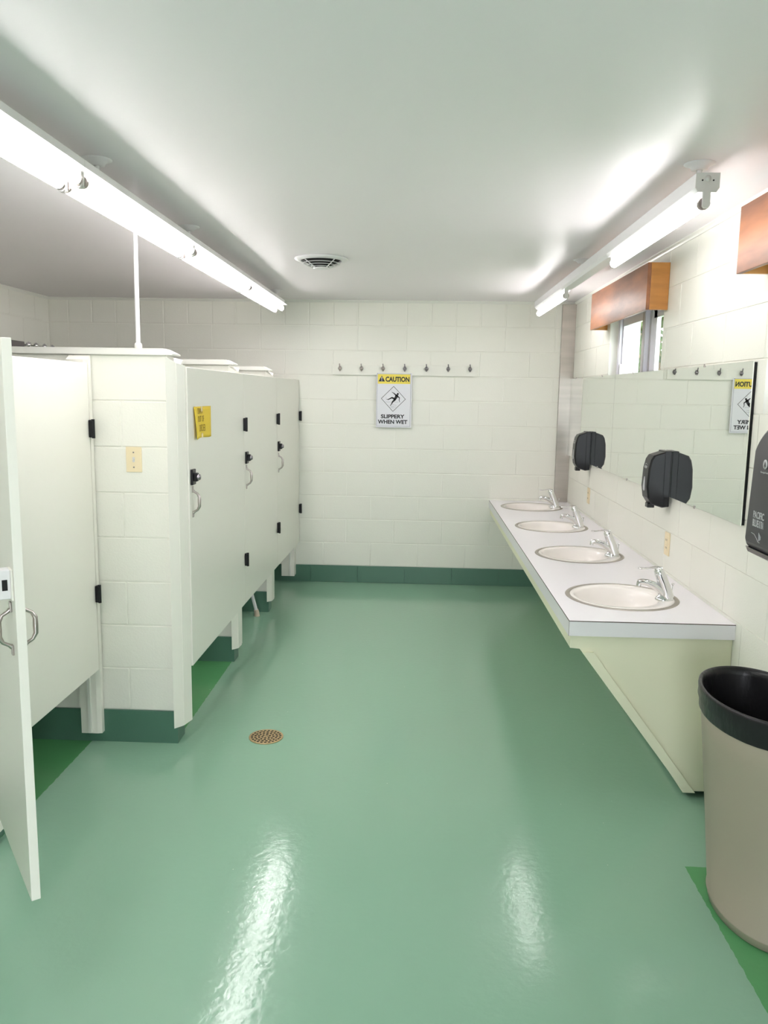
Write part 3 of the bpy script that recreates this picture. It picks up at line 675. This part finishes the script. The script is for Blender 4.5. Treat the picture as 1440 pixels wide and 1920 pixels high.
# soap dispensers
def make_soap():
    t = thing('soap_dispenser', '', 'soap dispenser', 'black wall soap dispensers')
    # local: wall at x=0, front toward -x, y centred, z from bottom 0..; height .275
    def prof(sc=1): return [(-.004, .0), (-.030, -.004), (-.082, .012), (-.104, .045), (-.112, .10), (-.108, .19), (-.098, .235), (-.085, .256), (-.04, .272), (0, .278), (0, .0)]
    mb = MB(); hw = .056; p = prof(); n = len(p)
    lay = [(-hw, .93), (-hw+.010, 1.0), (hw-.010, 1.0), (hw, .93)]; vs = []
    for y, s_ in lay:
        for x, z in p: vs.append((x*s_, y, .135+(z-.135)*(.97+.03*(s_ > .99))))
    fs = [(i*n+k, i*n+(k+1) % n, (i+1)*n+(k+1) % n, (i+1)*n+k) for i in range(3) for k in range(n)]+[tuple(range(n))[::-1], tuple(range(3*n, 4*n))]
    mb.add(vs, fs)
    part('cover', mb, 'black', t)
    part('wall_plate', MB().box(-.034, -.0005, -.0575, .0575, .002, .2795, .004), 'black', t)
    part('nozzle', MB().box(-.095, -.060, -.022, .022, -.008, .016, .003), 'gloss', t)
    # teardrop sight window and oval mark
    td = [(-.0, .148), (-.010, .122), (-.015, .098), (-.011, .082), (0, .076), (.011, .082), (.015, .098), (.010, .122)]
    part('sight_window', MB().prism([(y, z) for y, z in td], -.1133, -.107, 'x'), 'light_print', t, 'grey teardrop sight window')
    pl = lambda u, v, d: (-.1085+(v-.19)*.12-d, -u, v)
    q = textmb('GOJO', -.022, .022, .187, .203, pl, .02, .001); q.add([(p[0], p[1], p[2]) for p in ()], [])
    part('lettering', q, 'light_print', t, 'small pale maker lettering')
    arc = MB(); arc.tube([(-.1085+(.211-.19)*.12-.0005+.0, -.016+.004*k, .207+.007*math.sin(PI*k/8)) for k in range(9)], .0012, 6); part('logo_arc', arc, 'light_print', t)
    return t
sd = make_soap()
at(sd, (MX-.0005, 4.04, 1.085)); sd['label'] = 'black soap dispenser on the mirror closer to the camera'
s2 = dup(sd, (MX-.0005, 5.90, 1.094), None, 'black soap dispenser on the mirror closer to the back wall')

# outlets
def outlet(y, z, lab):
    t = thing('wall_outlet', lab, 'outlet', 'almond outlets under the mirror'); t.location = (XR, y, z)
    part('plate', MB().box(XR-.007, XR-.0005, y-.035, y+.035, z-.058, z+.058, .0018), 'almond', t)
    for q in (-.02, .02):
        r = part('receptacle', MB().box(XR-.0085, XR-.006, y-.016, y+.016, z+q-.014, z+q+.014, .001), 'almond', t)
        part('slot', MB().box(XR-.0092, XR-.0084, y-.008, y-.0055, z+q-.004, z+q+.006).box(XR-.0092, XR-.0084, y+.0055, y+.008, z+q-.004, z+q+.006), 'dark_hole', r)
outlet(4.005, .897, 'almond wall outlet nearer the camera, above the counter')
outlet(5.885, .903, 'almond wall outlet nearer the back wall, above the counter')

# ------------------------------------------------------------------ paper towel dispenser
pt = thing('towel_dispenser', 'charcoal paper towel dispenser cut off by the right edge of the photo', 'dispenser'); pt.location = (XR, 2.40, 1.15)
FX = 1.045; py0, py1 = 2.215, 2.560; pz0, pz1 = 1.158, 1.565
# outline in (y,z) with rounded upper and lower corners, shaped in depth
def outline(ins=0, r1=.10, r2=.035):
    pts = []
    for cx_, cz_, r, a0 in ((py1-r1, pz1-r1, r1, 0), (py0+r1, pz1-r1, r1, PI/2), (py0+r2, pz0+r2, r2, PI), (py1-r2, pz0+r2, r2, 1.5*PI)):
        for k in range(9):
            a = a0+PI/2*k/8; pts.append((cx_+(r-ins)*math.cos(a), cz_+(r-ins)*math.sin(a)))
    return pts
lay = [(XR-.001, .004), (FX+.06, 0), (FX+.022, .001), (FX+.007, .008), (FX, .024)]
vs = []; n = 36
for x, ins in lay:
    for k, (y, z) in enumerate(outline(ins)):
        lean = .045*max(0, (z-1.40)/.165)**1.6                         # the top leans back to the wall
        vs.append((min(XR-.001, x+lean*(1 if x < FX+.1 else 0)), y, z))
mb = MB().add(vs, [(i*n+k, i*n+(k+1) % n, (i+1)*n+(k+1) % n, (i+1)*n+k) for i in range(len(lay)-1) for k in range(n)], True)
# front face as grid of rings towards the middle
fr = []
for s_ in (1, .75, .5, .25, .02):
    for (y, z) in outline(.024):
        yy = 2.38+(y-2.38)*s_; zz = 1.36+(z-1.36)*s_; lean = .045*max(0, (zz-1.40)/.165)**1.6; fr.append((FX+lean, yy, zz))
mb.add(fr, [(i*n+k, i*n+(k+1) % n, (i+1)*n+(k+1) % n, (i+1)*n+k) for i in range(4) for k in range(n)]+[tuple(range(4*n, 5*n))], True)
part('cover', mb, 'grey_pl', pt)
part('paper_slot', MB().prism([(FX+.004, pz0+.006), (XR-.001, pz0+.006), (XR-.001, pz0-.036), (FX+.06, pz0-.036), (FX+.012, pz0-.012)], py0+.02, py1-.022, 'y'), 'gloss', pt, 'glossy black tear-off chute')
part('slot_line', MB().box(FX-.0008, FX+.004, py0+.03, py1-.035, pz0+.004, pz0+.0065), 'nickel', pt)
pf = lambda u, v, d: (FX-.0002-d, -u, v)
def HY(px): return None
tb = textmb('PACIFIC', -2.488, -2.412, 1.262, 1.284, pf, .012, .0006)
part('lettering', tb, 'light_print', pt, 'pale word PACIFIC'); part('lettering', textmb('BLUE', -2.488, -2.447, 1.236, 1.258, pf, .012, .0006), 'light_print', pt, 'pale word BLUE')
part('lettering', textmb('ULTRA', -2.444, -2.412, 1.236, 1.258, pf, -.012, .0006), 'light_print', pt, 'thin pale word ULTRA')
part('lettering', textmb('Georgia-Pacific', -2.462, -2.405, 1.402, 1.409, pf, .005, .0006), 'light_print', pt, 'small pale maker name')
part('round_logo', MB().lathe([(.0001, FX-.0008), (.0145, FX-.0008), (.0145, FX)], (0, 2.434, 1.431), 24, 'x', caps=False), 'light_print', pt, 'pale round emblem')
part('emblem_mark', MB().prism([(2.434-.008, 1.424), (2.434+.008, 1.424), (2.434, 1.440)], FX-.0014, FX-.0008, 'x').box(FX-.0014, FX-.0008, 2.4325, 2.4355, 1.419, 1.425), 'grey_pl', pt)
hd = MB()
hd.tube([(FX-.0006, 2.492, 1.214), (FX-.0006, 2.470, 1.212), (FX-.0006, 2.452, 1.202), (FX-.0006, 2.440, 1.193), (FX-.0006, 2.428, 1.192)], .0008, 5)
for k in range(4): hd.tube([(FX-.0006, 2.436-.004*k, 1.196+.002*k), (FX-.0006, 2.438-.0045*k, 1.222-.003*k)], .0008, 5)
part('hand_logo', hd, 'light_print', pt, 'thin pale outline of a waving hand')

# ------------------------------------------------------------------ waste bin with black bag
bn = thing('waste_bin', 'tall beige oval waste bin at the right edge of the photo', 'bin'); bc = (1.118, 2.385); bn.location = (*bc, 0)
def ell(z, a, b_, cx_=None, cy_=None, n=72, wob=0):
    return [((cx_ if cx_ else bc[0])+a*math.cos(2*PI*k/n)*(1+wob*random.uniform(-1, 1)), (cy_ if cy_ else bc[1])+b_*math.sin(2*PI*k/n)*(1+wob*random.uniform(-1, 1)), z) for k in range(n)]
def loft(mb, rings, smooth=True):
    n = len(rings[0]); k0 = [v for r in rings for v in r]
    return mb.add(k0, [(i*n+k, i*n+(k+1) % n, (i+1)*n+(k+1) % n, (i+1)*n+k) for i in range(len(rings)-1) for k in range(n)], smooth)
sh = lambda z: (bc[0]-.027*z/.72, bc[1]+.040*z/.72)
def E_(z, a, b_, wob=0): c_ = sh(z); return ell(z, a, b_, c_[0], c_[1], 72, wob)
body = MB(); loft(body, [E_(.0005, .130, .205), E_(.006, .138, .214), E_(.030, .142, .220), E_(.034, .1435, .2215), E_(.036, .1405, .2185), E_(.30, .151, .232), E_(.55, .163, .246), E_(.705, .170, .254), E_(.706, .166, .25), E_(.30, .147, .228), E_(.01, .13, .20)])
body.add(E_(.01, .13, .20), [tuple(range(72))])
part('container', body, 'bin', bn)
bag = MB(); loft(bag, [E_(.632, .1705, .2535, .006), E_(.638, .1730, .2555, .004), E_(.665, .1735, .257, .004), E_(.674, .1765, .2600, .006), E_(.690, .1745, .2585, .006), E_(.705, .1765, .2605, .004), E_(.715, .1745, .2585, .002), E_(.7175, .170, .253), E_(.712, .163, .246, .002), E_(.69, .160, .242, .008), E_(.5, .150, .228, .02), E_(.25, .130, .20, .03), E_(.12, .08, .13, .03)])
bag.add(E_(.12, .08, .13), [tuple(range(72))])
part('bag_liner', bag, 'bag', bn, 'black plastic bag folded over the rim')

# ------------------------------------------------------------------ window valances and windows
def valance(y0, y1, z0, z1, lab):
    t = thing('window_valance', lab, 'valance', 'wooden boxes over the windows'); t.location = (XR, y0, z0)
    part('front_board', MB().box(1.158, 1.176, y0, y1, z0, z1, .0015), 'wood', t)
    part('end_board', MB().box(1.1765, XR-.0005, y0+.0005, y0+.018, z0, z1, .0015), 'wood2', t)
    part('end_board', MB().box(1.1765, XR-.0005, y1-.018, y1-.0005, z0, z1, .0015), 'wood2', t)
    return t
valance(4.262, 5.600, 2.072, 2.308, 'varnished wooden valance box over the farther window')
valance(1.72, 3.080, 2.078, 2.315, 'varnished wooden valance box cut off by the right edge of the photo')
def window(nm, W):
    y0, y1, z0, z1 = W; X0 = XR+.055
    fr = MB()
    for a in ((y0, y0+.045, z0, z1), (y1-.045, y1, z0, z1), (y0+.045, y1-.045, z0, z0+.045), (y0+.045, y1-.045, z1-.045, z1)): fr.box(X0, X0+.075, *a)
    w_ = struct(nm, fr, 'vinyl')
    def P(n, mb, m, par=w_): return mb.build(n, m, par)
    for yy in (y1-.075, y1-.060): P('track_rib', MB().box(X0-.006, X0+.01, yy, yy+.006, z0+.045, z1-.045), 'vinyl')
    mid = y0+(y1-y0)*.485
    for (a, b_, xo, m_) in ((y0+.045, mid-.02, .040, 'vinyl'), (mid, y1-.045, .012, 'vinyl')):
        s = MB(); st = .05; sw_ = .11 if xo > .03 else .05
        s.box(X0+xo, X0+xo+.024, a, a+st, z0+.045, z1-.045).box(X0+xo, X0+xo+.024, b_-sw_, b_, z0+.045, z1-.045)
        s.box(X0+xo, X0+xo+.024, a+st, b_-st, z0+.045, z0+.045+st).box(X0+xo, X0+xo+.024, a+st, b_-st, z1-.045-st, z1-.045)
        so = P('sash', s, m_); P('pane', MB().box(X0+xo+.010, X0+xo+.013, a+st, b_-st, z0+.045+st, z1-.045-st), 'glass', so)
    P('centre_bar', MB().box(X0+.0365, X0+.0635, mid-.02, mid+.02, z0+.045, z1-.045), 'vinyl2')
    P('meeting_rail', MB().box(X0+.006, X0+.0115, mid+.004, mid+.046, z0+.05, z1-.05), 'vinyl2')
    P('latch', MB().box(X0-.004, X0+.0115, y1-.10, y1-.085, z0+.20, z0+.27, .002), 'vinyl2')
    rv = MB().box(XR+.004, X0, y0-.012+.012, y1, z0-.0, z0+.002)
    return w_
window('window_1', W1); window('window_2', W2); window('window_fill', W_FILL)
struct('window_sill', MB().box(XR+.001, XR+.055, W1[0], W1[1], W1[2]-.001, W1[2]+.004), 'vinyl')['kind'] = 'structure'

# ------------------------------------------------------------------ outside
g_ = MB().box(-14, 30, -20, 30, -.5, -.4).build('lawn', 'lawn'); g_['kind'] = 'structure'
g_ = MB().box(-4, 5, -9, YF-.2, -.4, -.02).build('pavement', 'ext'); g_['kind'] = 'structure'  # unseen pale slab added to bounce daylight in through the doorway
def tree(x, y, h, r, lab):
    t = thing('tree', lab, 'tree', 'trees outside the windows'); t.location = (x, y, -.4)
    part('trunk', MB().tube([(x, y, -.4), (x+.05, y, h*.3), (x, y+.05, h*.7)], [.14, .11, .05], 10), 'bark', t)
    lf = MB()
    for k in range(2600):
        while True:
            p = Vector((random.uniform(-1, 1), random.uniform(-1, 1), random.uniform(-1, 1)))
            if .35 < p.length < 1: break
        c_ = Vector((x+p.x*r, y+p.y*r, h*.55+p.z*h*.5)); a = Vector((random.gauss(0, 1), random.gauss(0, 1), random.gauss(0, 1))).normalized(); b_ = a.orthogonal().normalized(); s_ = random.uniform(.06, .12)
        lf.add([c_-a*s_, c_+b_*s_*.5, c_+a*s_, c_-b_*s_*.5], [(0, 1, 2, 3)])
    o = part('foliage', lf, 'leaf', t); 
tree(3.5, 12.2, 4.2, 1.2, 'green leafy tree outside, seen through the window by the back corner')
tree(5.0, 18.5, 6.2, 2.2, 'green leafy tree farther outside behind the nearer tree')
